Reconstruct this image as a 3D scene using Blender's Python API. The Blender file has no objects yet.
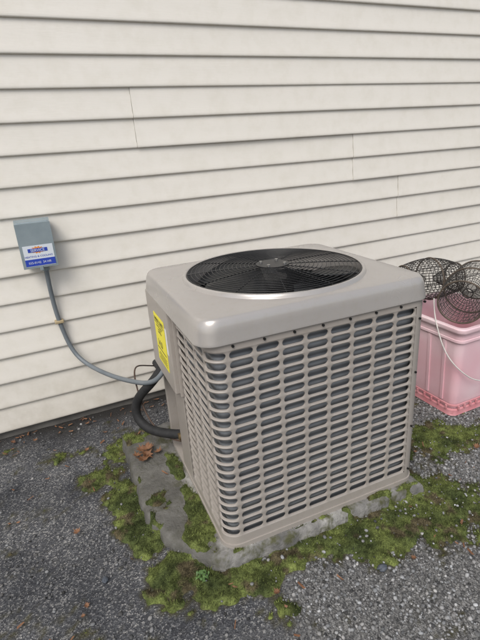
import bpy, math, random
import numpy as np
from mathutils import Vector, Matrix
random.seed(3); rng=np.random.default_rng(5)
S=bpy.context.scene
S.view_settings.view_transform='Standard'; S.view_settings.look='None'; S.view_settings.exposure=0
COL=S.collection

# ---------------------------------------------------------------- helpers
def mat(name, col=(.5,.5,.5), rough=.5, metal=0, spec=.5):
    m=bpy.data.materials.new(name); m.use_nodes=True
    b=m.node_tree.nodes['Principled BSDF']
    b.inputs['Base Color'].default_value=(*col,1); b.inputs['Roughness'].default_value=rough
    b.inputs['Metallic'].default_value=metal; b.inputs['Specular IOR Level'].default_value=spec
    return m
def N(m,t,**k):
    n=m.node_tree.nodes.new(t)
    for a,v in k.items(): setattr(n,a,v)
    return n
def L(m,a,b): m.node_tree.links.new(a,b)
def bsdf(m): return m.node_tree.nodes['Principled BSDF']
def noise(m,scale,detail=4,rough=.6,vec=None):
    n=N(m,'ShaderNodeTexNoise'); n.inputs['Scale'].default_value=scale
    n.inputs['Detail'].default_value=min(detail,3); n.inputs['Roughness'].default_value=rough
    if vec is None:
        tc=N(m,'ShaderNodeTexCoord'); vec=tc.outputs['Object']
    L(m,vec,n.inputs['Vector']); return n
def ramp(m,fac,stops):
    r=N(m,'ShaderNodeValToRGB'); L(m,fac,r.inputs['Fac'])
    el=r.color_ramp.elements
    while len(el)<len(stops): el.new(.5)
    for e,(p,c) in zip(el,stops):
        e.position=p; e.color=(*c,1) if len(c)==3 else c
    return r
def mix(m,a,b,fac,mode='MIX'):
    n=N(m,'ShaderNodeMix',data_type='RGBA',blend_type=mode)
    for sock,v in ((n.inputs[6],a),(n.inputs[7],b)):
        if isinstance(v,tuple): sock.default_value=(*v,1)
        else: L(m,v,sock)
    if isinstance(fac,(int,float)): n.inputs[0].default_value=fac
    else: L(m,fac,n.inputs[0])
    return n.outputs[2]
def bump(m,h,strength=.3,dist=.01,prev=None):
    b=N(m,'ShaderNodeBump'); b.inputs['Strength'].default_value=strength; b.inputs['Distance'].default_value=dist
    L(m,h,b.inputs['Height'])
    if prev is not None: L(m,prev,b.inputs['Normal'])
    L(m,b.outputs['Normal'],bsdf(m).inputs['Normal']); return b.outputs['Normal']
def varied(name,c1,c2,scale=6,rough=.5,metal=0,bs=None,bstr=.2,bd=.002,spec=.5,lo=.3,hi=.7):
    m=mat(name,c1,rough,metal,spec); n=noise(m,scale,6,.65)
    r=ramp(m,n.outputs['Fac'],[(lo,c1),(hi,c2)]); L(m,r.outputs['Color'],bsdf(m).inputs['Base Color'])
    if bs:
        n2=noise(m,bs,4,.6); bump(m,n2.outputs['Fac'],bstr,bd)
    return m
def empty(name):
    e=bpy.data.objects.new(name,None); e.empty_display_size=.1; COL.objects.link(e); return e
def mobj(name,v,f,m,parent=None,smooth=False,merge=None,auto=None):
    me=bpy.data.meshes.new(name); me.from_pydata([tuple(p) for p in v],[],[tuple(q) for q in f]); me.update()
    if merge:
        import bmesh
        bm=bmesh.new(); bm.from_mesh(me); bmesh.ops.remove_doubles(bm,verts=bm.verts,dist=merge)
        bmesh.ops.recalc_face_normals(bm,faces=bm.faces); bm.to_mesh(me); bm.free()
    if smooth: me.polygons.foreach_set('use_smooth',[True]*len(me.polygons))
    if auto is not None:
        me.polygons.foreach_set('use_smooth',[True]*len(me.polygons)); me.set_sharp_from_angle(angle=math.radians(auto))
    o=bpy.data.objects.new(name,me); COL.objects.link(o)
    if m: me.materials.append(m)
    if parent: o.parent=parent
    return o
def bigmesh(name,V,F,m,cols=None,smooth=False,parent=None):
    me=bpy.data.meshes.new(name); k=F.shape[1]
    me.vertices.add(len(V)); me.vertices.foreach_set('co',V.astype(np.float32).ravel())
    me.loops.add(F.size); me.loops.foreach_set('vertex_index',F.astype(np.int32).ravel())
    me.polygons.add(len(F)); me.polygons.foreach_set('loop_start',np.arange(0,F.size,k,dtype=np.int32))
    me.polygons.foreach_set('loop_total',np.full(len(F),k,dtype=np.int32))
    me.update(calc_edges=True)
    if cols is not None:
        a=me.color_attributes.new('Col','FLOAT_COLOR','POINT')
        a.data.foreach_set('color',np.c_[cols,np.ones(len(cols))].astype(np.float32).ravel())
    if smooth: me.polygons.foreach_set('use_smooth',np.ones(len(F),dtype=bool))
    me.materials.append(m); o=bpy.data.objects.new(name,me); COL.objects.link(o)
    if parent: o.parent=parent
    return o
def box(name,lo,hi,m,parent=None,bev=0.003,seg=2):
    x0,y0,z0=lo;x1,y1,z1=hi
    v=[(x0,y0,z0),(x1,y0,z0),(x1,y1,z0),(x0,y1,z0),(x0,y0,z1),(x1,y0,z1),(x1,y1,z1),(x0,y1,z1)]
    f=[(0,3,2,1),(4,5,6,7),(0,1,5,4),(1,2,6,5),(2,3,7,6),(3,0,4,7)]
    o=mobj(name,v,f,m,parent)
    if bev>0:
        b=o.modifiers.new('b','BEVEL'); b.width=bev; b.segments=seg
    return o
def tube(name,splines,r,m,parent=None,cyclic=False,nurbs=False,res=3):
    cu=bpy.data.curves.new(name,'CURVE'); cu.dimensions='3D'; cu.bevel_depth=r; cu.bevel_resolution=res; cu.use_fill_caps=True
    for pts in splines:
        sp=cu.splines.new('NURBS' if nurbs else 'POLY'); sp.points.add(len(pts)-1)
        for p,q in zip(sp.points,pts): p.co=(*q,1)
        sp.use_cyclic_u=cyclic
        if nurbs: sp.order_u=4; sp.use_endpoint_u=True; sp.resolution_u=8
        sp.use_smooth=True
    cu.materials.append(m); o=bpy.data.objects.new(name,cu); COL.objects.link(o)
    if parent: o.parent=parent
    return o
def cyl(name,c,r,h,m,parent=None,axis='Z',n=24,bev=.001):
    v=[];f=[]
    for k in (0,1):
        for i in range(n):
            a=2*math.pi*i/n; p=(r*math.cos(a),r*math.sin(a),(k-.5)*h)
            if axis=='X': p=(p[2],p[0],p[1])
            if axis=='Y': p=(p[0],-p[2],p[1])
            v.append((c[0]+p[0],c[1]+p[1],c[2]+p[2]))
    for i in range(n):
        j=(i+1)%n; f.append((i,j,n+j,n+i))
    f.append(tuple(range(n-1,-1,-1))); f.append(tuple(range(n,2*n)))
    return mobj(name,v,f,m,parent,merge=1e-6,auto=40)
def text(name,body,size,m,loc,rot,parent,ext=.0002,align='CENTER'):
    cu=bpy.data.curves.new(name,'FONT'); cu.body=body; cu.size=size; cu.extrude=ext; cu.align_x=align
    cu.materials.append(m); o=bpy.data.objects.new(name,cu); o.location=loc; o.rotation_euler=rot
    COL.objects.link(o); o.parent=parent; return o
_T=rng.random((256,256))
def vn(x,y,s):
    x=np.asarray(x)*s+37.3; y=np.asarray(y)*s+91.7
    xi=np.floor(x).astype(int); yi=np.floor(y).astype(int); fx=x-xi; fy=y-yi
    fx=fx*fx*(3-2*fx); fy=fy*fy*(3-2*fy)
    a=_T[xi%256,yi%256]; b=_T[(xi+1)%256,yi%256]; c=_T[xi%256,(yi+1)%256]; d=_T[(xi+1)%256,(yi+1)%256]
    return (a*(1-fx)+b*fx)*(1-fy)+(c*(1-fx)+d*fx)*fy
def fbm(x,y,s,o=4):
    r=0;w=0
    for i in range(o): r=r+vn(x,y,s*2**i)*.55**i; w+=.55**i
    return r/w
def sstep(a,b,x): 
    t=np.clip((x-a)/(b-a),0,1); return t*t*(3-2*t)

WY=2.27
# ---------------------------------------------------------------- world, sun, camera
W=bpy.data.worlds.new("World"); S.world=W; W.use_nodes=True
wn=W.node_tree; bg=wn.nodes['Background']
sky=wn.nodes.new('ShaderNodeTexSky'); sky.sky_type='NISHITA'; sky.sun_disc=False
EL,AZ=math.radians(50),math.radians(222)
sky.sun_elevation=EL; sky.sun_rotation=AZ; sky.dust_density=3; sky.air_density=1
hs=wn.nodes.new('ShaderNodeHueSaturation'); hs.inputs['Saturation'].default_value=.5
wn.links.new(sky.outputs[0],hs.inputs['Color']); wn.links.new(hs.outputs[0],bg.inputs['Color'])
bg.inputs['Strength'].default_value=.15
sl=bpy.data.lights.new('sun','SUN'); sl.energy=1.8; sl.angle=math.radians(30); sl.color=(1,.98,.95)
so=bpy.data.objects.new('sun',sl); COL.objects.link(so)
sd=Vector((math.sin(AZ)*math.cos(EL),math.cos(AZ)*math.cos(EL),math.sin(EL)))
so.rotation_euler=sd.to_track_quat('Z','Y').to_euler(); so.location=(0,-3,6)
cam=bpy.data.cameras.new('camera'); co=bpy.data.objects.new('camera',cam); COL.objects.link(co); S.camera=co
cam.sensor_fit='VERTICAL'; cam.sensor_height=24; cam.lens=455/640*24; cam.clip_start=.02; cam.clip_end=500
co.matrix_world=Matrix(((.9058,.2040,-.3713,0),(-.4191,.2973,-.8578,0),(-.0646,.9329,.3543,1.29),(0,0,0,1)))

# ---------------------------------------------------------------- house wall with vinyl siding
house=empty('house')
ms=mat('vinyl_siding',(.72,.66,.565),.36,0,.45)
n1=noise(ms,1.3,5,.6); n2=noise(ms,11,5,.7)
c=mix(ms,(.805,.765,.695),(.76,.72,.645),n1.outputs['Fac'])
r=ramp(ms,n2.outputs['Fac'],[(.45,(1,1,1)),(.8,(.93,.925,.90))])
c=mix(ms,c,r.outputs['Color'],1,'MULTIPLY')
tc=N(ms,'ShaderNodeTexCoord'); sx=N(ms,'ShaderNodeSeparateXYZ'); L(ms,tc.outputs['Object'],sx.inputs[0])
mr=N(ms,'ShaderNodeMapRange'); L(ms,sx.outputs['Z'],mr.inputs[0]); mr.inputs[1].default_value=.02; mr.inputs[2].default_value=.4; mr.inputs[3].default_value=.7; mr.inputs[4].default_value=0
mth=N(ms,'ShaderNodeMath',operation='MULTIPLY'); L(ms,mr.outputs[0],mth.inputs[0]); L(ms,n2.outputs['Fac'],mth.inputs[1])
c=mix(ms,c,(.42,.38,.31),mth.outputs[0]); L(ms,c,bsdf(ms).inputs['Base Color'])
mp=N(ms,'ShaderNodeMapping'); L(ms,tc.outputs['Object'],mp.inputs[0]); mp.inputs['Scale'].default_value=(6,60,90)
n4=noise(ms,3,3,.6,mp.outputs[0]); bump(ms,n4.outputs['Fac'],.25,.0015)
mseam=mat('seam_shadow',(.22,.20,.17),.9)  # dark colour stands in for the shade in the panel lap gap
PZ=.127; Z0=.047
prof=[(-.002,0),(-.0115,.0),(-.0135,.002),(-.0142,.006),(-.0138,.014),(-.0112,.03),(-.0085,.058),(-.0055,.09),(-.0022,.1285)]
seams={0:-1.2,1:.9,2:-.4,3:2.11,4:1.76,5:.52,6:-.8,7:-.3}
v=[];f=[];sv=[];sf=[]
XL,XR=-7,9
NP=20
for k in range(NP):
    s0=seams.get(k,-.5+((k*1.37)%3.66)); 
    while s0>XL: s0-=3.66
    edges=[XL]; s0+=3.66
    while s0<XR: edges.append(s0); s0+=3.66
    edges.append(XR)
    for ei in range(len(edges)-1):
        a,b=edges[ei],edges[ei+1]; o=.0030 if ei%2 else 0.0
        if ei%2==0:
            if ei>0: a-=.02
            b=b+.02 if b<XR else b
        nx=max(2,int((b-a)/.12)); xs=np.linspace(a,b,nx+1)
        for c2 in range(2):
            base=len(v); zb=Z0+k*.254+c2*PZ
            for x in xs:
                wz=.0024*(float(vn(x,k*2+c2,1.1))-.5); wy=.004*(float(vn(x,k*2+c2+50,1.7))-.5)
                for i,(py,pz) in enumerate(prof):
                    t=1 if pz<.1 else 0
                    v.append((x,WY+py-o+wy*t*(1 if i>0 else 0),zb+pz+wz*t))
            m_=len(prof)
            for i in range(nx):
                for j in range(m_-1):
                    p=base+i*m_+j; f.append((p,p+m_,p+m_+1,p+1))
            f.append(tuple(base+j for j in range(m_))) ; f.append(tuple(base+nx*m_+j for j in range(m_-1,-1,-1)))
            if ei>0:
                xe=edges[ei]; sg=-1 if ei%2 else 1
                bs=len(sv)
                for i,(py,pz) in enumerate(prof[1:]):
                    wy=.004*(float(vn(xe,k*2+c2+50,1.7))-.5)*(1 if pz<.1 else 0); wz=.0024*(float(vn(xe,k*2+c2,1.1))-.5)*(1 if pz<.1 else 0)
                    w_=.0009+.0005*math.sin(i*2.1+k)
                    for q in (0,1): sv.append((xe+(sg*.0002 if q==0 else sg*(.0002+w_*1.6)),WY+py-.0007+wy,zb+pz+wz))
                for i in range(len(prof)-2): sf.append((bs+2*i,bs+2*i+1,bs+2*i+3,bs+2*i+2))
mobj('siding',v,f,ms,house,auto=50)
mobj('siding_lap_shadow',sv,sf,mseam,house)  # thin dark strips painted as the shadow line at each panel overlap
mback=varied('wall_sheathing',(.06,.055,.05),(.1,.09,.08),5,.9)
box('wall_core',(XL,WY+.003,.05),(XR,WY+6,5.1),mback,house,bev=0)
mfound=varied('foundation_concrete',(.10,.095,.085),(.18,.17,.155),8,.95,bs=60,bstr=.5)
box('foundation',(XL+.01,WY+.012,-.2),(XR-.01,WY+5.99,.049),mfound,house,bev=0)
mtrim=varied('painted_trim',(.7,.7,.68),(.76,.76,.74),3,.5)
box('eave',(XL-.3,WY-.35,5.11),(XR+.3,WY+6.3,5.28),mtrim,house,.01)
mroof=varied('asphalt_shingles',(.05,.05,.05),(.1,.095,.09),20,.95,bs=80)
v=[(XL-.35,WY-.4,5.29),(XR+.35,WY-.4,5.29),(XR+.35,WY+3,6.9),(XL-.35,WY+3,6.9),(XR+.35,WY+6.4,5.29),(XL-.35,WY+6.4,5.29)]
mobj('roof',v,[(0,1,2,3),(3,2,4,5),(0,3,5),(1,4,2),(0,5,4,1)],mroof,house)

# ---------------------------------------------------------------- moss mask
MOSS=[(.12,1.50,.08,.19,1.15),(.19,1.88,.11,.09,.9),(.06,1.72,.10,.08,.85),(.14,1.32,.06,.13,1.1),(.23,1.13,.12,.08,1.15),(.37,1.0,.14,.07,1.15),
(.56,.99,.15,.05,1.1),(.78,.97,.16,.08,1.15),(.95,.95,.19,.10,1.15),(1.14,.93,.19,.12,1.15),(1.24,.84,.12,.06,.8),(1.46,1.24,.17,.12,1.1),(1.6,1.18,.2,.07,.9),(1.3,1.35,.1,.2,.9),
(.34,1.60,.035,.15,1.0),(.335,1.30,.04,.2,1.1),(.22,1.45,.06,.10,.75),(.28,1.16,.06,.10,1.05),(.27,1.9,.09,.10,.65),(-.1,1.97,.2,.04,.4),(1.25,1.6,.1,.3,.6),(.9,1.9,.5,.1,.6),(2.2,1.0,.4,.12,.5),(.45,.85,.08,.05,.55),(1.17,1.08,.04,.10,1.0)]
def mossm(x,y):
    m=np.zeros_like(x)
    for cx,cy,rx,ry,w in MOSS:
        d=((x-cx)/rx)**2+((y-cy)/ry)**2
        m=np.maximum(m,w*np.exp(-d*.9))
    n=fbm(x,y,11,4); n2=fbm(x+9,y,45,3)
    return m-.36+(n-.5)*1.0+(n2-.5)*.75
PADP=[(.185,1.93),(.178,1.62),(.170,1.47),(.175,1.32),(.225,1.22),(.275,1.13),(.345,1.055),(.60,1.048),(.9,1.030),(1.145,1.016),(1.152,1.4),(1.15,1.93)]
def inpad(x,y):
    P=np.array(PADP); ins=np.zeros(x.shape,bool); j=len(P)-1
    for i in range(len(P)):
        xi,yi=P[i];xj,yj=P[j]
        c_=((yi>y)!=(yj>y))&(x<(xj-xi)*(y-yi)/(yj-yi+1e-12)+xi); ins^=c_; j=i
    return ins
def gz(x,y):
    return (fbm(x,y,2.2,3)-.5)*.018+(fbm(x,y,22,3)-.5)*.006-.002
def gravf(x,y):
    return sstep(-.12,.12,np.maximum((x-.45)*.9+(1.0-y)*.25,(1.02-y)*.6+(x-.62)*.5)+(fbm(x,y,5,3)-.5)*.35)
# ---------------------------------------------------------------- ground
def axis(lo,hi,d,far):
    a=list(np.arange(lo,hi,d)); g=d; x=hi
    while x<far: a.append(x); g*=1.35; x+=g
    a.append(far); g=d; x=lo-d; b=[]
    while x>-far: b.append(x); g*=1.35; x-=g
    b.append(-far); return np.array(b[::-1]+a)
gx=axis(-1.2,2.8,.013,90); gy=axis(-.1,2.35,.013,90)
X,Y=np.meshgrid(gx,gy,indexing='ij'); Zg=gz(X,Y)
far=sstep(3,8,np.hypot(X,Y)); Zg=Zg*(1-far)
V=np.c_[X.ravel(),Y.ravel(),Zg.ravel()]
nx,ny=len(gx),len(gy); I=np.arange(nx*ny).reshape(nx,ny)
F=np.stack([I[:-1,:-1],I[1:,:-1],I[1:,1:],I[:-1,1:]],-1).reshape(-1,4)
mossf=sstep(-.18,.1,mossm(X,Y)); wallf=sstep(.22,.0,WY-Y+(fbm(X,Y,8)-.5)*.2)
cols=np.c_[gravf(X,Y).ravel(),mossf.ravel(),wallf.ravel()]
mg=mat('asphalt_and_gravel',(.05,.05,.05),.88,0,.3)
at=N(mg,'ShaderNodeAttribute'); at.attribute_name='Col'; sp=N(mg,'ShaderNodeSeparateColor'); L(mg,at.outputs['Color'],sp.inputs[0])
tc=N(mg,'ShaderNodeTexCoord')
vo=N(mg,'ShaderNodeTexVoronoi'); vo.inputs['Scale'].default_value=230; L(mg,tc.outputs['Object'],vo.inputs['Vector'])
sc=N(mg,'ShaderNodeSeparateColor'); L(mg,vo.outputs['Color'],sc.inputs[0])
r1=ramp(mg,sc.outputs[0],[(.0,(.04,.041,.046)),(.5,(.07,.073,.08)),(.8,(.125,.127,.132)),(.97,(.28,.275,.265))])
nb=noise(mg,2.5,3,.65); r2=ramp(mg,nb.outputs['Fac'],[(.35,(.55,.56,.59)),(.65,(1.35,1.33,1.3))])
asp=mix(mg,r1.outputs['Color'],r2.outputs['Color'],1,'MULTIPLY')
r3=ramp(mg,sc.outputs[1],[(0,(.05,.05,.05)),(.5,(.12,.118,.115)),(1,(.26,.255,.245))])
c=mix(mg,asp,r3.outputs['Color'],sp.outputs[0])
nd=noise(mg,30,3,.7); rd=ramp(mg,nd.outputs['Fac'],[(.3,(.03,.026,.018)),(.7,(.07,.065,.028))])
c=mix(mg,c,rd.outputs['Color'],sp.outputs[1])
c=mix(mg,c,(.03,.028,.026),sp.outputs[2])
L(mg,c,bsdf(mg).inputs['Base Color'])
bump(mg,vo.outputs['Distance'],.6,.005)
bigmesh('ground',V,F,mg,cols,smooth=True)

# ---------------------------------------------------------------- gravel
phi=(1+5**.5)/2
ico=np.array([(-1,phi,0),(1,phi,0),(-1,-phi,0),(1,-phi,0),(0,-1,phi),(0,1,phi),(0,-1,-phi),(0,1,-phi),(phi,0,-1),(phi,0,1),(-phi,0,-1),(-phi,0,1)])/1.9
icf=np.array([(0,11,5),(0,5,1),(0,1,7),(0,7,10),(0,10,11),(1,5,9),(5,11,4),(11,10,2),(10,7,6),(7,1,8),(3,9,4),(3,4,2),(3,2,6),(3,6,8),(3,8,9),(4,9,5),(2,4,11),(6,2,10),(8,6,7),(9,8,1)])
def scatter_stones(n,xr,yr,dens,smin,smax,name,m,pw=2.2,lift=0):
    x=rng.uniform(*xr,n); y=rng.uniform(*yr,n)
    keep=(rng.random(n)<dens(x,y))&(~inpad(x,y))&(y<WY-.01); x=x[keep];y=y[keep];k=len(x)
    s=smin+(smax-smin)*rng.random(k)**pw
    sc=np.c_[rng.uniform(.7,1.25,k),rng.uniform(.7,1.25,k),rng.uniform(.5,.9,k)]*s[:,None]
    P=ico[None]*(1+rng.uniform(-.22,.22,(k,12,1)))
    P=P*sc[:,None,:]
    a=rng.uniform(0,6.28,k);tl=rng.normal(0,.4,k)
    ct,st=np.cos(tl),np.sin(tl)
    px,py,pz=P[...,0],P[...,1],P[...,2]
    py,pz=py*ct[:,None]-pz*st[:,None],py*st[:,None]+pz*ct[:,None]
    ca,sa=np.cos(a)[:,None],np.sin(a)[:,None]; px,py=px*ca-py*sa,px*sa+py*ca
    z=gz(x,y)+s*.25+lift*sstep(0,.22,mossm(x,y))
    V=np.stack([px+x[:,None],py+y[:,None],pz+z[:,None]],-1).reshape(-1,3)
    F=(icf[None]+12*np.arange(k)[:,None,None]).reshape(-1,3)
    g=np.clip(rng.normal(.20,.09,k),.04,.52)*(.72+.32*gravf(x,y)); tint=rng.uniform(-.02,.03,k)
    c=np.c_[g*(1+tint),g,g*(1-tint*1.2)*1.0]; c=np.repeat(c,12,0)*rng.uniform(.85,1.15,(k*12,1))
    return bigmesh(name,V,F,m,c)
mst=mat('gravel_stone',(.2,.2,.2),.85,0,.3); at=N(mst,'ShaderNodeAttribute'); at.attribute_name='Col'
L(mst,at.outputs['Color'],bsdf(mst).inputs['Base Color'])
def densg(x,y):
    g=gravf(x,y); g=np.clip(g*(.6+.8*(fbm(x,y,7,3)-.2)),0,1)
    sp_=.13*sstep(.4,.65,fbm(x,y,4,3))+.04
    mm=sstep(.15,-.05,mossm(x,y))
    return np.maximum(g,sp_)*(.06+.94*mm)
scatter_stones(95000,(-1.0,2.6),(.25,2.25),densg,.0022,.0072,'gravel',mst,2.4,.014)

# ---------------------------------------------------------------- concrete pad
mp_=mat('old_concrete',(.3,.29,.27),.92,0,.3)
n1=noise(mp_,9,3,.7); r=ramp(mp_,n1.outputs['Fac'],[(.3,(.11,.107,.10)),(.5,(.21,.203,.19)),(.7,(.38,.37,.345))])
nm=noise(mp_,16,3,.7); rm=ramp(mp_,nm.outputs['Fac'],[(.50,(0,0,0)),(.66,(1,1,1))])
c=mix(mp_,r.outputs['Color'],(.085,.085,.045),rm.outputs['Color'])
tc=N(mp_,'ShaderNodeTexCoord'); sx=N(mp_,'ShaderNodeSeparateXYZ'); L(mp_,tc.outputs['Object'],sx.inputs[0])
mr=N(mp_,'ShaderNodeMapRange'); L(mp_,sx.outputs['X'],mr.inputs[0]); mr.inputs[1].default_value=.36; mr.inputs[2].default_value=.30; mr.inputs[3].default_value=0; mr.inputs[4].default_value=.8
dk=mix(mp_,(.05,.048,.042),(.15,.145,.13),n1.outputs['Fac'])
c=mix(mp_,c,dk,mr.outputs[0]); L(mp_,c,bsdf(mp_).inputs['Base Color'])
n2=noise(mp_,90,3,.7); bb=bump(mp_,n2.outputs['Fac'],.8,.006); bump(mp_,nm.outputs['Fac'],.5,.012,bb)
def dens_outline(P,d):
    o=[]
    for i in range(len(P)):
        a=np.array(P[i]);b=np.array(P[(i+1)%len(P)]); n=max(1,int(np.linalg.norm(b-a)/d))
        for k in range(n): o.append(a+(b-a)*k/n)
    return np.array(o)
O=dens_outline(PADP,.012); cen=np.array([.66,1.47])
v=[];f=[]
nO=len(O); jit=(fbm(O[:,0],O[:,1],25,4)-.5)*.030
dirs=(O-cen)/np.linalg.norm(O-cen,axis=1)[:,None]
rings=[(.014,-.04),(.012,.008),(.008,.024),(.005,.036),(-.002,.045),(-.012,.049),(-.03,.050),(-.07,.050),(-.13,.050),(-.2,.050)]
for off,z in rings:
    for i in range(nO):
        p=O[i]+dirs[i]*(off+jit[i]*(1.0 if off>-.03 else .3)); zz=z+(float(fbm(p[0],p[1],15,3))-.5)*(.010 if z>.02 and off>-.1 else .002)
        v.append((p[0],p[1],zz))
for k in range(len(rings)-1):
    for i in range(nO):
        j=(i+1)%nO; f.append((k*nO+i,k*nO+j,(k+1)*nO+j,(k+1)*nO+i))
k=len(rings)-1; f.append(tuple(k*nO+i for i in range(nO)))
mobj('concrete_pad',v,f,mp_,None,merge=1e-6,auto=50)

# ---------------------------------------------------------------- moss
d=.005
mx=np.arange(-.4,2.6,d); my=np.arange(.7,2.24,d)
X,Y=np.meshgrid(mx,my,indexing='ij'); M=mossm(X,Y)
under=(X>.39)&(X<1.12)&(Y>1.085)&(Y<1.75); M=np.where(under,-1,M)
ip=inpad(X,Y); M=np.where(ip,M-.04,M)
base=np.where(ip,.047,gz(X,Y))
H=sstep(0,.22,M)*(.005+.015*fbm(X,Y,38,3))+ (fbm(X,Y,140,2)-.5)*.005-.002
Z=base+np.where(M>0,H,-.006)
Zs=Z.copy()
for _ in range(3): Zs[1:-1,1:-1]=(Zs[1:-1,1:-1]*2+Zs[:-2,1:-1]+Zs[2:,1:-1]+Zs[1:-1,:-2]+Zs[1:-1,2:])/6
Z=Zs
I=np.arange(X.size).reshape(X.shape)
F=np.stack([I[:-1,:-1],I[1:,:-1],I[1:,1:],I[:-1,1:]],-1).reshape(-1,4)
mk=(M>-.02).ravel(); F=F[mk[F].any(1)]
used=np.unique(F); mpn=-np.ones(X.size,int); mpn[used]=np.arange(len(used)); F=mpn[F]
V=np.c_[X.ravel(),Y.ravel(),Z.ravel()][used]
t=fbm(V[:,0],V[:,1],12,4); t2=fbm(V[:,0]+5,V[:,1],60,3)
def mosscol(t,t2,x,y):
    t=np.clip((t-.3)/.4,0,1)[:,None]; t2=np.clip((t2-.3)/.4,0,1)[:,None]
    c=np.array([[.055,.070,.026]])*(1-t)+np.array([[.135,.160,.050]])*t
    b=sstep(.56,.70,fbm(x+3,y+7,17,4))[:,None]; c=c*(1-b)+np.array([[.09,.075,.045]])*b
    return c*(.5+.8*t2)
mm=mat('moss',(.1,.11,.03),.95,0,.15); at=N(mm,'ShaderNodeAttribute'); at.attribute_name='Col'
nn=noise(mm,200,2,.7); rr=ramp(mm,nn.outputs['Fac'],[(.3,(.45,.45,.45)),(.7,(1.4,1.4,1.3))])
L(mm,mix(mm,at.outputs['Color'],rr.outputs['Color'],1,'MULTIPLY'),bsdf(mm).inputs['Base Color'])
moss=bigmesh('moss',V,F,mm,mosscol(t,t2,V[:,0],V[:,1]),smooth=True)
nb_=170000
x=rng.uniform(-.4,2.6,nb_); y=rng.uniform(.7,2.24,nb_)
xi=((x+.4)/d).astype(int).clip(0,X.shape[0]-1); yi=((y-.7)/d).astype(int).clip(0,X.shape[1]-1)
Mv=M[xi,yi]; kp=(Mv>-.02)&(rng.random(nb_)<sstep(-.05,.1,Mv)); x=x[kp];y=y[kp];z=Z[xi[kp],yi[kp]]; k=len(x)
h=rng.uniform(.003,.010,k); w=rng.uniform(.0008,.002,k); a=rng.uniform(0,6.28,k); lx=rng.normal(0,.5,k)*h; ly=rng.normal(0,.5,k)*h
P0=np.c_[x-np.cos(a)*w,y-np.sin(a)*w,z-.001];P1=np.c_[x+np.cos(a)*w,y+np.sin(a)*w,z-.001];P2=np.c_[x+lx,y+ly,z+h]
V=np.stack([P0,P1,P2],1).reshape(-1,3); F=np.arange(3*k).reshape(-1,3)
c=mosscol(fbm(x,y,12,4)+.08,rng.random(k),x,y); c=np.repeat(c*1.2,3,0)
bigmesh('moss_blades',V,F,mm,c,parent=moss)

# ---------------------------------------------------------------- air conditioner
ac=empty('air_conditioner')
def taupe(name,c1,c2,ra,rb,metal,spec=.5,dirt=.9):
    m=mat(name,c1,ra,metal,spec)
    n1=noise(m,3,3,.6); r=ramp(m,n1.outputs['Fac'],[(.3,c1),(.7,c2)])
    n2=noise(m,38,3,.75); r2=ramp(m,n2.outputs['Fac'],[(.30,(dirt,dirt*.99,dirt*.97)),(.5,(1,1,1))])
    L(m,mix(m,r.outputs['Color'],r2.outputs['Color'],1,'MULTIPLY'),bsdf(m).inputs['Base Color'])
    rr=ramp(m,n1.outputs['Fac'],[(.3,(ra,)*3),(.7,(rb,)*3)]); L(m,rr.outputs['Color'],bsdf(m).inputs['Roughness'])
    return m
mac=taupe('taupe_powder_coat',(.33,.297,.265),(.35,.317,.285),.34,.42,.0,.45,.95)
mtop=taupe('taupe_gloss_enamel',(.43,.405,.38),(.455,.43,.405),.22,.29,.35,.7,.975)
mdark=mat('dark_interior',(.02,.02,.021),.7)
mcoil=mat('coil_fins',(.16,.17,.18),.5,.3)
tc=N(mcoil,'ShaderNodeTexCoord'); wv=N(mcoil,'ShaderNodeTexWave'); wv.bands_direction='Z'; wv.inputs['Scale'].default_value=14; wv.inputs['Distortion'].default_value=.3
L(mcoil,tc.outputs['Object'],wv.inputs['Vector'])
r=ramp(mcoil,wv.outputs['Fac'],[(0,(.12,.128,.138)),(1,(.27,.285,.30))]); L(mcoil,r.outputs['Color'],bsdf(mcoil).inputs['Base Color'])
bump(mcoil,wv.outputs['Fac'],.6,.004)
mblk=mat('black_plastic',(.012,.012,.013),.4)
mblade=varied('fan_blade_black',(.008,.009,.010),(.02,.022,.024),9,.35)
msteel=mat('zinc_screw',(.45,.44,.42),.35,.9)
mscr=mat('dark_screw',(.03,.03,.03),.4,.6)

xl,xr_,yf,yb,R=.364,1.138,1.052,1.748,.048
ysplit=1.41
segs=[('L',(xl,ysplit),(xl,yf+R)),('A',(xl+R,yf+R),math.pi,1.5*math.pi),('L',(xl+R,yf),(xr_-R,yf)),('A',(xr_-R,yf+R),1.5*math.pi,2*math.pi),
('L',(xr_,yf+R),(xr_,yb-R)),('A',(xr_-R,yb-R),0,.5*math.pi),('L',(xr_-R,yb),(xl+.18,yb))]
lens=[]
for s in segs: lens.append(math.dist(s[1],s[2]) if s[0]=='L' else R*math.pi/2)
cum=[0]
for l in lens: cum.append(cum[-1]+l)
def P(s,off,z):
    s=min(max(s,0),cum[-1]-1e-9)
    for i in range(len(segs)):
        if s<=cum[i+1]: break
    t=(s-cum[i])/lens[i]; g=segs[i]
    if g[0]=='L':
        a,b=g[1],g[2]; dx,dy=(b[0]-a[0])/lens[i],(b[1]-a[1])/lens[i]
        return (a[0]+dx*t*lens[i]+dy*off,a[1]+dy*t*lens[i]-dx*off,z)
    an=g[2]+(g[3]-g[2])*t
    return (g[1][0]+(R+off)*math.cos(an),g[1][1]+(R+off)*math.sin(an),z)
v=[];f=[]
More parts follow.
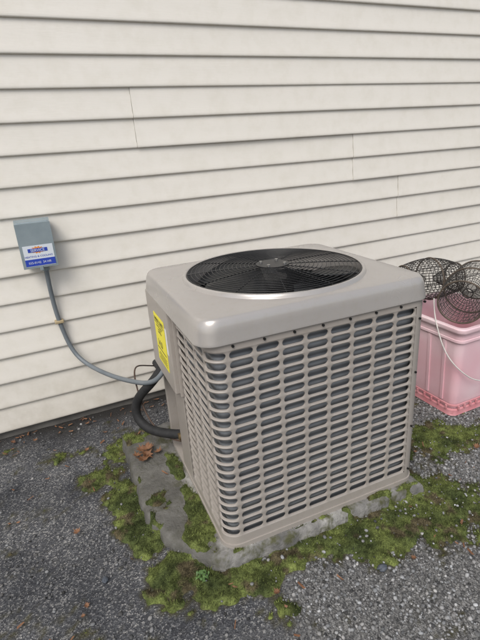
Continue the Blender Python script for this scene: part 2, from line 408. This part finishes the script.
def cell(s0,s1,z0,z1):
    cs,cz=(s0+s1)/2,(z0+z1)/2; a=(s1-s0)/2-.0046; b=(z1-z0)*.375; nb=6
    hole=[];out=[]
    for i in range(nb+1):
        t=-1+2*i/nb; hole.append((cs+t*(a-b),cz-b)); out.append((cs+t*(a-b),z0,1))
    def semi(sign):
        for an in ([-67.5,-45,-22.5,0,22.5,45,67.5]):
            aa_=an if sign>0 else -an
            r_=math.radians(an if sign>0 else 180+an); h=(cs+sign*(a-b)+b*math.cos(r_),cz+b*math.sin(r_)); hole.append(h)
            se=s1 if sign>0 else s0; e=cs+sign*(a-b)
            if aa_==-67.5: out.append(((e+se)/2,z0,1))
            elif aa_==-45: out.append((se,z0,1))
            elif aa_==-22.5: out.append((se,(z0+cz)/2,.5))
            elif aa_==0: out.append((se,cz,.5))
            elif aa_==22.5: out.append((se,(z1+cz)/2,.5))
            elif aa_==45: out.append((se,z1,1))
            else: out.append(((e+se)/2,z1,1))
    semi(1)
    for i in range(nb+1):
        t=1-2*i/nb; hole.append((cs+t*(a-b),cz+b)); out.append((cs+t*(a-b),z1,1))
    semi(-1)
    n=len(hole); b0=len(v)
    for (s,z,w) in out: v.append(P(s,.0030*w,z))
    for (s,z) in hole: v.append(P(s,.0008,z))
    for (s,z) in hole: v.append(P(s,-.0045,cz+(z-cz)*.94))
    for r_ in (0,1):
        for i in range(n):
            j=(i+1)%n; f.append((b0+r_*n+i,b0+r_*n+j,b0+(r_+1)*n+j,b0+(r_+1)*n+i))
def strip(s0,s1,z0,z1,o0=.0030,o1=.0030,n=None):
    n=n or max(1,int((s1-s0)/.012)); b0=len(v)
    for i in range(n+1):
        s=s0+(s1-s0)*i/n; v.append(P(s,o0,z0)); v.append(P(s,o1,z1))
    for i in range(n): f.append((b0+2*i,b0+2*i+2,b0+2*i+3,b0+2*i+1))
ZB,ZT=.098,.764; NR=21; pz=(ZT-ZB)/NR
cols_=[]
e=np.linspace(.012,cum[1]-.004,4); cols_+= [(e[i],e[i+1]) for i in range(3)]
cols_.append((cum[1]-.004,cum[2]+.006))
e=np.linspace(cum[2]+.006,cum[3]-.002,9); cols_+=[(e[i],e[i+1]) for i in range(8)]
post1=(cum[3]-.002,cum[4]+.01)
e=np.linspace(cum[4]+.01,cum[5]-.01,9); cols_+=[(e[i],e[i+1]) for i in range(8)]
post2=(cum[5]-.01,cum[6]+.01)
e=np.linspace(cum[6]+.01,cum[7]-.01,7); cols_+=[(e[i],e[i+1]) for i in range(6)]
for (a,b) in cols_:
    for k in range(NR): cell(a,b,ZB+k*pz,ZB+(k+1)*pz)
for a,b in (post1,post2,(0,.012),(cum[7]-.01,cum[7])): strip(a,b,ZB,ZT,n=12 if b-a>.03 else 1)
strip(0,cum[7],ZT,.80,n=160); strip(0,cum[7],.064,ZB,n=160)
mobj('louvered_coil_guard',v,f,mac,ac,merge=1e-5,auto=38)
vv=[];ff=[]; 
def strip2(o,z0,z1,n=120):
    b0=len(vv)
    for i in range(n+1):
        s=cum[-1]*i/n; vv.append(P(s,o,z0)); vv.append(P(s,o,z1))
    for i in range(n): ff.append((b0+2*i,b0+2*i+2,b0+2*i+3,b0+2*i+1))
strip2(-.022,.07,.80); mobj('condenser_coil',vv,ff,mcoil,ac,smooth=True)
def rrect(x0,y0,x1,y1,r,z,n=8,ns=14):
    pts=[]
    C=[((x1-r),(y1-r),0),((x0+r),(y1-r),90),((x0+r),(y0+r),180),((x1-r),(y0+r),270)]
    arcs=[]
    for cx,cy,a0 in C:
        arcs.append([(cx+r*math.cos(math.radians(a0+90*i/n)),cy+r*math.sin(math.radians(a0+90*i/n)),z) for i in range(n+1)])
    for i in range(4):
        A=arcs[i]; B=arcs[(i+1)%4][0]; pts+=A
        a=A[-1]
        for k in range(1,ns): pts.append((a[0]+(B[0]-a[0])*k/ns,a[1]+(B[1]-a[1])*k/ns,z))
    return pts
def loft(name,loops,m,parent,cap0=False,cap1=False,auto=35,flip=False):
    n=len(loops[0]); v=[p for l in loops for p in l]; f=[]
    for k in range(len(loops)-1):
        for i in range(n):
            j=(i+1)%n; f.append((k*n+i,k*n+j,(k+1)*n+j,(k+1)*n+i))
    if cap0: f.append(tuple(range(n-1,-1,-1)))
    if cap1: f.append(tuple((len(loops)-1)*n+i for i in range(n)))
    return mobj(name,v,f,m,parent,merge=1e-7,auto=auto)
bp=lambda o,z: rrect(xl-o,yf-o,xr_+o,yb+o,R+o,z)
loft('base_pan',[bp(.004,.040),bp(.007,.043),bp(.007,.0665),bp(-.018,.0675)],mac,ac,cap0=True,cap1=True)
cx,cy=.742,1.400
CX0,CY0,CX1,CY1=xl-.030,yf-.011,xr_+.012,yb+.012
def cv(ins,z,r): return rrect(CX0+ins,CY0+ins,CX1-ins,CY1-ins,max(r-ins*.5,.02),z,n=10)
L0=cv(0,0,.06)
def circ(rad,z,cxx=cx,cyy=cy):
    out=[]
    for p in L0:
        a=math.atan2(p[1]-cy,p[0]-cx); out.append((cxx+rad*math.cos(a),cyy+rad*math.sin(a),z))
    return out
def blend(A,B,t,z): return [(a[0]*(1-t)+b[0]*t,a[1]*(1-t)+b[1]*t,z) for a,b in zip(A,B)]
RR=.318
Lm=cv(.0215,.8625,.068)
loops=[cv(.004,.7865,.06),cv(.0,.7875,.06),cv(0,.790,.06),cv(.001,.795,.06),cv(.004,.822,.062),cv(.0065,.838,.063),cv(.0085,.8455,.064),cv(.012,.854,.065),cv(.016,.8597,.066),Lm,
 blend(Lm,circ(RR+.008,0),.6,.8660),circ(RR+.008,.8675),circ(RR+.0065,.8700),circ(RR+.004,.878),circ(RR+.001,.8805),circ(RR-.003,.8805),circ(RR-.007,.877),circ(RR-.008,.865),circ(RR-.006,.79)]
loft('top_cover',loops,mtop,ac,auto=42)
loft('cover_inner_skirt',[cv(.004,.7865,.06),cv(.013,.7868,.06),cv(.018,.83,.06)],mdark,ac)
loft('interior_floor',[bp(-.04,.075),bp(-.06,.076)],mdark,ac,cap1=True)
loft('coil_inner_face',[rrect(xl+.05,yf+.045,xr_-.045,yb-.045,.05,.077),rrect(xl+.05,yf+.045,xr_-.045,yb-.045,.05,.80)],mcoil,ac)
rings=[];
for i in range(17):
    r_=.072+i*.0148; z=.878+.014*(1-(r_/RR)**2)
    rings.append([(cx+r_*math.cos(a),cy+r_*math.sin(a),z) for a in np.linspace(0,2*math.pi,73)[:-1]])
tube('fan_guard_rings',rings,.0014,mblk,ac,cyclic=True,res=1)
sp_=[]
for k in range(12):
    a=math.radians(k*30+11)
    sp_.append([(cx+r_*math.cos(a),cy+r_*math.sin(a),.8755+.014*(1-(r_/RR)**2)) for r_ in np.linspace(.05,RR-.004,9)])
tube('fan_guard_spokes',sp_,.0020,mblk,ac,res=1)
cyl('motor_mount_plate',(cx,cy,.892),.060,.004,mblk,ac,n=32)
for k in range(4):
    a=math.radians(45+90*k); cyl('mount_bolt_%d'%k,(cx+.045*math.cos(a),cy+.045*math.sin(a),.897),.006,.006,msteel,ac,n=8)
cyl('fan_motor',(cx,cy,.74),.075,.13,mblk,ac,n=32)
cyl('fan_hub',(cx,cy,.83),.055,.03,mblk,ac,n=32)
for b_ in range(3):
    v=[];f=[]; na,nr=14,8
    for i in range(nr+1):
        t=i/nr; r_=.05+t*.25; span=math.radians(50+30*math.sin(t*math.pi*.85)); lead=math.radians(b_*120-35+22*t)
        for j in range(na+1):
            u=j/na; a=lead+span*(u-.5); z=.84-(u-.5)*(.085-.03*t)+.008*math.sin(u*math.pi)
            v.append((cx+r_*math.cos(a),cy+r_*math.sin(a),z))
    for i in range(nr):
        for j in range(na): p=i*(na+1)+j; f.append((p,p+1,p+na+2,p+na+1))
    o=mobj('fan_blade_%d'%(b_+1),v,f,mblade,ac,smooth=True); sm=o.modifiers.new('s','SOLIDIFY'); sm.thickness=.003
for i,x in enumerate(np.linspace(xl+.07,xr_-.02,8)): cyl('cover_screw_%d'%i,(x,yf-.005,.777),.0042,.006,mscr,ac,'Y',8)
for i,y in enumerate((1.13,1.25,1.38)): cyl('side_screw_%d'%i,(xl-.005,y,.777),.0042,.006,mscr,ac,'X',8)
for i,z in enumerate((.11,.3,.52,.72)): cyl('post_screw_%d'%i,(xr_-.034,yf-.0045,z),.004,.005,mscr,ac,'Y',8)
pxf=xl-.028
box('control_panel',(pxf,ysplit+.003,.462),(.50,yb-.004,.785),mac,ac,.006,3)
box('control_panel_flange',(xl-.012,ysplit-.010,.455),(xl+.003,ysplit+.002,.785),mac,ac,.002)
box('valve_compartment',(.405,ysplit+.004,.068),(.54,yb-.006,.460),mdark,ac,.002)
box('corner_post',(.360,yb-.03,.066),(.404,yb-.008,.461),mac,ac,.003)
box('lower_side_panel',(xl-.0035,ysplit+.001,.068),(xl+.002,ysplit+.13,.461),mac,ac,.002)
mvalve=varied('brass',(.16,.11,.05),(.22,.16,.08),20,.5,.6)
cyl('service_valve',(.385,1.58,.17),.016,.05,mvalve,ac,'X',12)
my_=mat('yellow_label',(.86,.76,.03),.5); mink=mat('label_ink',(.02,.02,.02),.5)
ly0,ly1,lz0,lz1=1.468,1.620,.530,.727; px_=pxf+.0002
box('energy_label',(px_-.002,ly0,lz0),(px_-.0004,ly1,lz1),my_,ac,0)
rot=(math.pi/2,0,-math.pi/2); pt_=px_-.0024
text('label_title','ENERGY GUIDE',.019,mink,(pt_,(ly0+ly1)/2,lz1-.026),rot,ac)
box('label_bar',(pt_-.0002,ly0+.008,lz1-.034),(pt_+.0002,ly1-.008,lz1-.031),mink,ac,0)
for i in range(3): 
    text('label_line_%d'%i,['Central Air Conditioner','Cooling Only','Single Package'][i],.009,mink,(pt_,(ly0+ly1)/2,lz1-.046-.011*i),rot,ac)
text('label_number','14.0',.040,mink,(pt_,(ly0+ly1)/2+.015,lz0+.070),rot,ac)
box('label_scale',(pt_-.0002,ly0+.012,lz0+.056),(pt_+.0002,ly1-.012,lz0+.060),mink,ac,0)
for i in range(4): box('label_rule_%d'%i,(pt_-.0002,ly0+.012,lz0+.012+.009*i),(pt_+.0002,ly1-.02-.01*(i%2),lz0+.0145+.009*i),mink,ac,0)
mwl=mat('white_label',(.75,.75,.73),.5)
box('spec_sticker',(px_-.0016,1.438,.61),(px_-.0004,1.458,.71),mwl,ac,0)
th=math.radians(-1.7); piv=Vector((1.136,1.052,0)); Rm=Matrix.Rotation(th,4,'Z')
ac.matrix_world=Matrix.Translation(piv+Vector((.001,0,0)))@Rm@Matrix.Translation(-piv)

# ---------------------------------------------------------------- disconnect box
db=empty('electrical_disconnect_box')
mgb=varied('grey_painted_steel',(.22,.27,.29),(.27,.32,.34),12,.4,.1)
x0,x1,z0,z1=-.071,.072,.848,1.055; yo=WY-.016
box('enclosure',(x0+.006,yo-.07,z0+.004),(x1-.006,yo,z1-.006),mgb,db,.004)
v=[(x0,yo-.078,z0),(x1,yo-.078,z0),(x1,yo-.073,z0),(x0,yo-.073,z0),(x0,yo-.078,z1-.012),(x1,yo-.078,z1-.012),(x1,yo-.012,z1),(x0,yo-.012,z1),(x0,yo-.012,z1-.005),(x1,yo-.012,z1-.005),(x1,yo-.073,z1-.017),(x0,yo-.073,z1-.017)]
f=[(0,1,5,4),(4,5,6,7),(7,6,9,8),(8,9,10,11),(11,10,2,3),(3,2,1,0),(1,2,10,5),(5,10,9,6),(0,4,11,3),(4,7,8,11)]
mobj('lid',v,f,mgb,db,merge=1e-6)
mb=mat('label_blue',(.025,.06,.40),.4); mo=mat('label_orange',(.75,.28,.05),.4); mw=mat('label_white',(.66,.70,.74),.4)
yl=yo-.0782
box('label_white',(x0+.012,yl-.001,z0+.008),(x1-.008,yl-.0002,z0+.100),mw,db,0)
box('label_blue_band',(x0+.012,yl-.0016,z0+.010),(x1-.008,yl-.0011,z0+.040),mb,db,0)
v=[(.0,yl-.0014,z0+.080)];n=24
for i in range(n):
    r_=.020 if i%2 else .014; a=2*math.pi*i/n; v.append((r_*1.5*math.cos(a),yl-.0014,z0+.080+r_*.85*math.sin(a)))
mobj('label_burst',v,[(0,1+i,1+(i+1)%n) for i in range(n)],mo,db)
rt=(math.pi/2,0,0)
box('label_name_plate',(-.040,yl-.0022,z0+.071),(.040,yl-.0017,z0+.087),mb,db,0)
text('label_name','SERVICE',.016,mw,(0,yl-.0026,z0+.0735),rt,db)
text('label_trade','HEATING & COOLING',.0115,mb,(0,yl-.0014,z0+.048),rt,db)
text('label_phone','555-0142  24 HR',.0135,mw,(0,yl-.0020,z0+.020),rt,db)
cyl('conduit_hub',(.018,yo-.035,z0-.008),.016,.03,mgb,db,'Z',16)
box('hasp',(-.006,yo-.083,z0-.012),(.008,yo-.079,z0+.006),mgb,db,.001)
mcon=varied('grey_pvc_conduit',(.13,.15,.165),(.17,.19,.205),15,.45)
cd=empty('electrical_conduit')
path=[(.018,yo-.035,z0-.01),(.016,yo-.03,.78),(.016,WY-.03,.70),(.020,WY-.03,.60),(.032,WY-.03,.52),(.045,WY-.035,.44),(.075,WY-.06,.365),(.14,WY-.15,.325),(.21,1.98,.325),(.27,1.83,.355),(.31,1.70,.395),(.345,1.66,.43),(.375,1.66,.475)]
tube('conduit',[path],.0105,mcon,cd,nurbs=True)
mstrap=varied('tan_strap',(.35,.27,.15),(.45,.36,.22),20,.6)
box('strap',(.004,WY-.046,.557),(.045,WY-.014,.571),mstrap,cd,.003)
rl=empty('refrigerant_line')
mfoam=varied('black_foam_insulation',(.010,.010,.011),(.022,.022,.022),30,.75,bs=120,bstr=.4)
tube('insulated_suction_line',[[(.42,1.73,.49),(.37,1.72,.44),(.325,1.73,.38),(.27,1.79,.31),(.243,1.81,.23),(.258,1.77,.165),(.32,1.69,.15),(.42,1.60,.17)]],.020,mfoam,rl,nurbs=True)
tube('insulated_wall_section',[[(.42,1.76,.40),(.44,1.98,.30),(.45,2.1,.25),(.46,2.26,.22)]],.020,mfoam,rl,nurbs=True)
mcop=varied('aged_copper',(.07,.045,.035),(.11,.07,.05),20,.55,.4)
tube('liquid_line',[[(.46,2.26,.20),(.38,2.15,.27),(.31,2.0,.36),(.275,1.88,.37),(.275,1.80,.27),(.30,1.74,.16),(.35,1.66,.13),(.40,1.60,.14)]],.0036,mcop,rl,nurbs=True)

# ---------------------------------------------------------------- plastic bin
bn=empty('plastic_bin')
mpk=mat('pink_translucent_plastic',(.7,.42,.44),.3)
n1=noise(mpk,2.6,2,.5); r=ramp(mpk,n1.outputs['Fac'],[(.35,(.74,.42,.47)),(.50,(.78,.53,.57)),(.66,(.82,.68,.70))]); L(mpk,r.outputs['Color'],bsdf(mpk).inputs['Base Color'])
mred=varied('red_plastic',(.55,.20,.22),(.64,.32,.34),10,.4)
bx0,by0,bx1,by1=1.64,1.31,2.02,1.74
def bl(o,z,r=.035): return rrect(bx0-o,by0-o,bx1+o,by1+o,r,z,6,10)
loft('body',[bl(-.022,.035),bl(-.02,.04),bl(-.016,.12),bl(-.004,.36),bl(0,.43),bl(.002,.445),bl(.016,.447),bl(.018,.452),bl(.018,.465),bl(.014,.470),bl(.0,.470),bl(-.006,.46),bl(-.01,.36),bl(-.028,.05)],mpk,bn,cap0=True,cap1=True)
loft('lip_band',[bl(.001,.395),bl(.007,.397),bl(.007,.408),bl(.001,.41)],mpk,bn)
loft('red_base',[bl(-.010,.004),bl(-.012,.008),bl(-.012,.030),bl(-.02,.036)],mred,bn,cap0=True)
loft('base_band',[bl(-.016,.05),bl(-.012,.052),bl(-.012,.06),bl(-.016,.062)],mred,bn)
for i in range(8):
    x=bx0+.045+i*.04; box('rib_f%d'%i,(x,by0+.005,.035),(x+.008,by0+.014,.055),mred,bn,.001)
    y=by0+.045+i*.046; box('rib_l%d'%i,(bx0+.005,y,.035),(bx0+.014,y+.008,.055),mred,bn,.001)
for i in range(4):
    y=by0+.08+i*.09; 
    v=[(bx0+.012,y,.07),(bx0+.012,y+.014,.07),(bx0-.003,y+.014,.39),(bx0-.003,y,.39),(bx0+.02,y,.07),(bx0+.02,y+.014,.07),(bx0+.01,y+.014,.39),(bx0+.01,y,.39)]
    mobj('vertical_rib_%d'%i,v,[(0,3,2,1),(0,4,7,3),(1,2,6,5),(3,7,6,2)],mpk,bn)
mrope=varied('white_cord',(.55,.54,.50),(.68,.66,.62),40,.8)
tube('cord',[[(1.66,1.50,.56),(1.635,1.47,.50),(1.612,1.42,.44),(1.612,1.38,.36),(1.62,1.33,.30),(1.67,1.292,.24),(1.74,1.29,.19),(1.82,1.29,.17)]],.0028,mrope,bn,nurbs=True)

# ---------------------------------------------------------------- wire traps
mwire=varied('dark_wire',(.035,.034,.033),(.09,.082,.072),30,.6,.3)
mrust=varied('rusty_rim',(.07,.055,.042),(.13,.10,.075),40,.7,.2)
def trap(c,ax,R0,R1,Ln,nm,n=44,wr=.0011):
    t=empty(nm); A=Vector(ax).normalized(); U=A.cross(Vector((0,0,1))).normalized(); Vv=U.cross(A)
    def pt(r_,d_,a): 
        w=1+.03*math.sin(2*a+d_*9); return Vector(c)+A*d_+U*(r_*w*math.cos(a))+Vv*(r_*math.sin(a))
    ring=[];lon=[]
    for k in range(17):
        d_=Ln*k/16; r_=R0+(R1-R0)*math.sin(k/16*math.pi); ring.append([pt(r_,d_,2*math.pi*i/n) for i in range(n)])
    for i in range(n): lon.append([pt(R0+(R1-R0)*math.sin(k/10*math.pi),Ln*k/10,2*math.pi*i/n) for k in range(11)])
    for e_,s_ in ((0,1),(Ln,-1)):
        for k in range(1,9):
            q=k/9; ring.append([pt(R0*(1-q*.78),e_+s_*Ln*.38*q,2*math.pi*i/n) for i in range(n)])
        for i in range(0,n,2): lon.append([pt(R0*(1-q*.78),e_+s_*Ln*.38*q,2*math.pi*i/n) for q in (0,.5,1)])
    tube('mesh_rings',ring,wr,mwire,t,cyclic=True,res=0); tube('mesh_bars',lon,wr,mwire,t,res=0)
    tube('rims',[[pt(R0,e_,2*math.pi*i/40) for i in range(40)] for e_ in (0,Ln)]+[[pt(R1+.001,Ln/2,2*math.pi*i/40) for i in range(40)]],.0040,mrust,t,cyclic=True)
    tube('throat',[[pt(R0*.22,e_,2*math.pi*i/20) for i in range(20)] for e_ in (Ln*.38,Ln*.62)],.003,mwire,t,cyclic=True)
    return t
trap((1.675,1.36,.575),(.80,.45,.02),.100,.110,.36,'wire_minnow_trap')
trap((1.67,1.72,.595),(.75,-.12,-.06),.076,.108,.32,'wire_minnow_trap.001',wr=.0015)

# ---------------------------------------------------------------- leaves, weed, stone
mleaf=varied('dry_leaf',(.13,.055,.025),(.24,.12,.06),25,.7)
v=[];f=[]
def leaf(x,y,z,s,rot,tilt):
    pts=[(0,-1.1),(.12,-.45),(.55,-.6),(.42,-.2),(.95,.05),(.45,.2),(.5,.65),(.18,.5),(0,1.05),(-.18,.5),(-.5,.65),(-.45,.2),(-.95,.05),(-.42,-.2),(-.55,-.6),(-.12,-.45)]
    b0=len(v); M=Matrix.Rotation(rot,3,'Z')@Matrix.Rotation(tilt,3,'X')
    v.append(tuple(Vector((x,y,z))+M@Vector((0,0,-.12*s))))
    for px,py in pts:
        q=Vector((px*s,py*s,(px*px*.55+py*py*.25)*s)); v.append(tuple(Vector((x,y,z))+M@q))
    n=len(pts)
    for i in range(n): f.append((b0,b0+1+i,b0+1+(i+1)%n))
for (x,y,z) in [(.235,1.74,.072),(.25,1.70,.067),(.21,1.715,.065),(.27,1.75,.067),(.23,1.68,.062),(.30,1.70,.062),(.26,1.72,.08)]: leaf(x,y,z,random.uniform(.026,.038),random.uniform(0,6),random.uniform(-.5,.5))
for (x,y) in [(-.10,1.10),(-.085,1.13),(-.5,2.1),(-.2,2.16),(.12,2.05),(.05,2.18),(1.3,1.2),(.45,.9),(.9,.8),(.02,1.95),(1.55,1.1),(-.3,2.2),(-.08,1.45)]: leaf(x,y,.014,random.uniform(.008,.018),random.uniform(0,6),random.uniform(-.4,.4))
for i in range(260):
    x,y=random.uniform(-.9,2.2),random.uniform(.7,2.24)
    if random.random()<.45: y=WY-.02-abs(random.gauss(0,.07))
    if inpad(np.array([x]),np.array([y]))[0]: zz=.058
    else: zz=.008
    if .34<x<1.16 and 1.04<y<1.78: continue
    a=random.uniform(0,3.14); l=random.uniform(.004,.02); w=random.uniform(.0012,.005); b0=len(v)
    for q in ((-l,-w),(l,-w*.4),(l*.8,w),(-l*.7,w*.8)): v.append((x+q[0]*math.cos(a)-q[1]*math.sin(a),y+q[0]*math.sin(a)+q[1]*math.cos(a),zz+random.uniform(0,.005)))
    f.append((b0,b0+1,b0+2,b0+3))
mobj('fallen_leaves',v,f,mleaf,None,smooth=False)
mweed=varied('weed_green',(.05,.11,.03),(.10,.18,.05),30,.6)
v=[];f=[]
for i in range(22):
    a=random.uniform(0,6.28); l=random.uniform(.008,.022); w=random.uniform(.003,.006); bx,by=.265+random.uniform(-.018,.018),1.05+random.uniform(-.018,.018)
    dx,dy=math.cos(a),math.sin(a); b0=len(v)
    for (t,ww,h) in ((0,.15,.014),(.5,1,.026),(.8,.8,.027),(1,0.05,.022)):
        for s_ in (-1,1): v.append((bx+dx*l*t-dy*w*ww*s_,by+dy*l*t+dx*w*ww*s_,h+.3*w*abs(s_)))
    for k in range(3): f.append((b0+2*k,b0+2*k+1,b0+2*k+3,b0+2*k+2))
mobj('weed',v,f,mweed,None,smooth=True)
def rock(name,c,s,m):
    import bmesh
    bm=bmesh.new(); bmesh.ops.create_icosphere(bm,subdivisions=3,radius=1)
    for q in bm.verts:
        k=1+.22*(float(vn(q.co.x*1.3+c[0]*9,q.co.y*1.3+q.co.z,1.4))-.5)*2; q.co=Vector((q.co.x*s[0]*k+c[0],q.co.y*s[1]*k+c[1],q.co.z*s[2]*k+c[2]))
    me=bpy.data.meshes.new(name); bm.to_mesh(me); bm.free(); me.materials.append(m); o=bpy.data.objects.new(name,me); COL.objects.link(o)
mrk=varied('blue_grey_stone',(.05,.06,.075),(.10,.11,.13),30,.6)
rock('stone',(.788,.82,.012),(.018,.013,.011),mrk); rock('stone.001',(-.42,1.98,.01),(.02,.015,.01),mrk)
rock('stone.002',(-.02,1.2,.008),(.010,.012,.008),mrk)
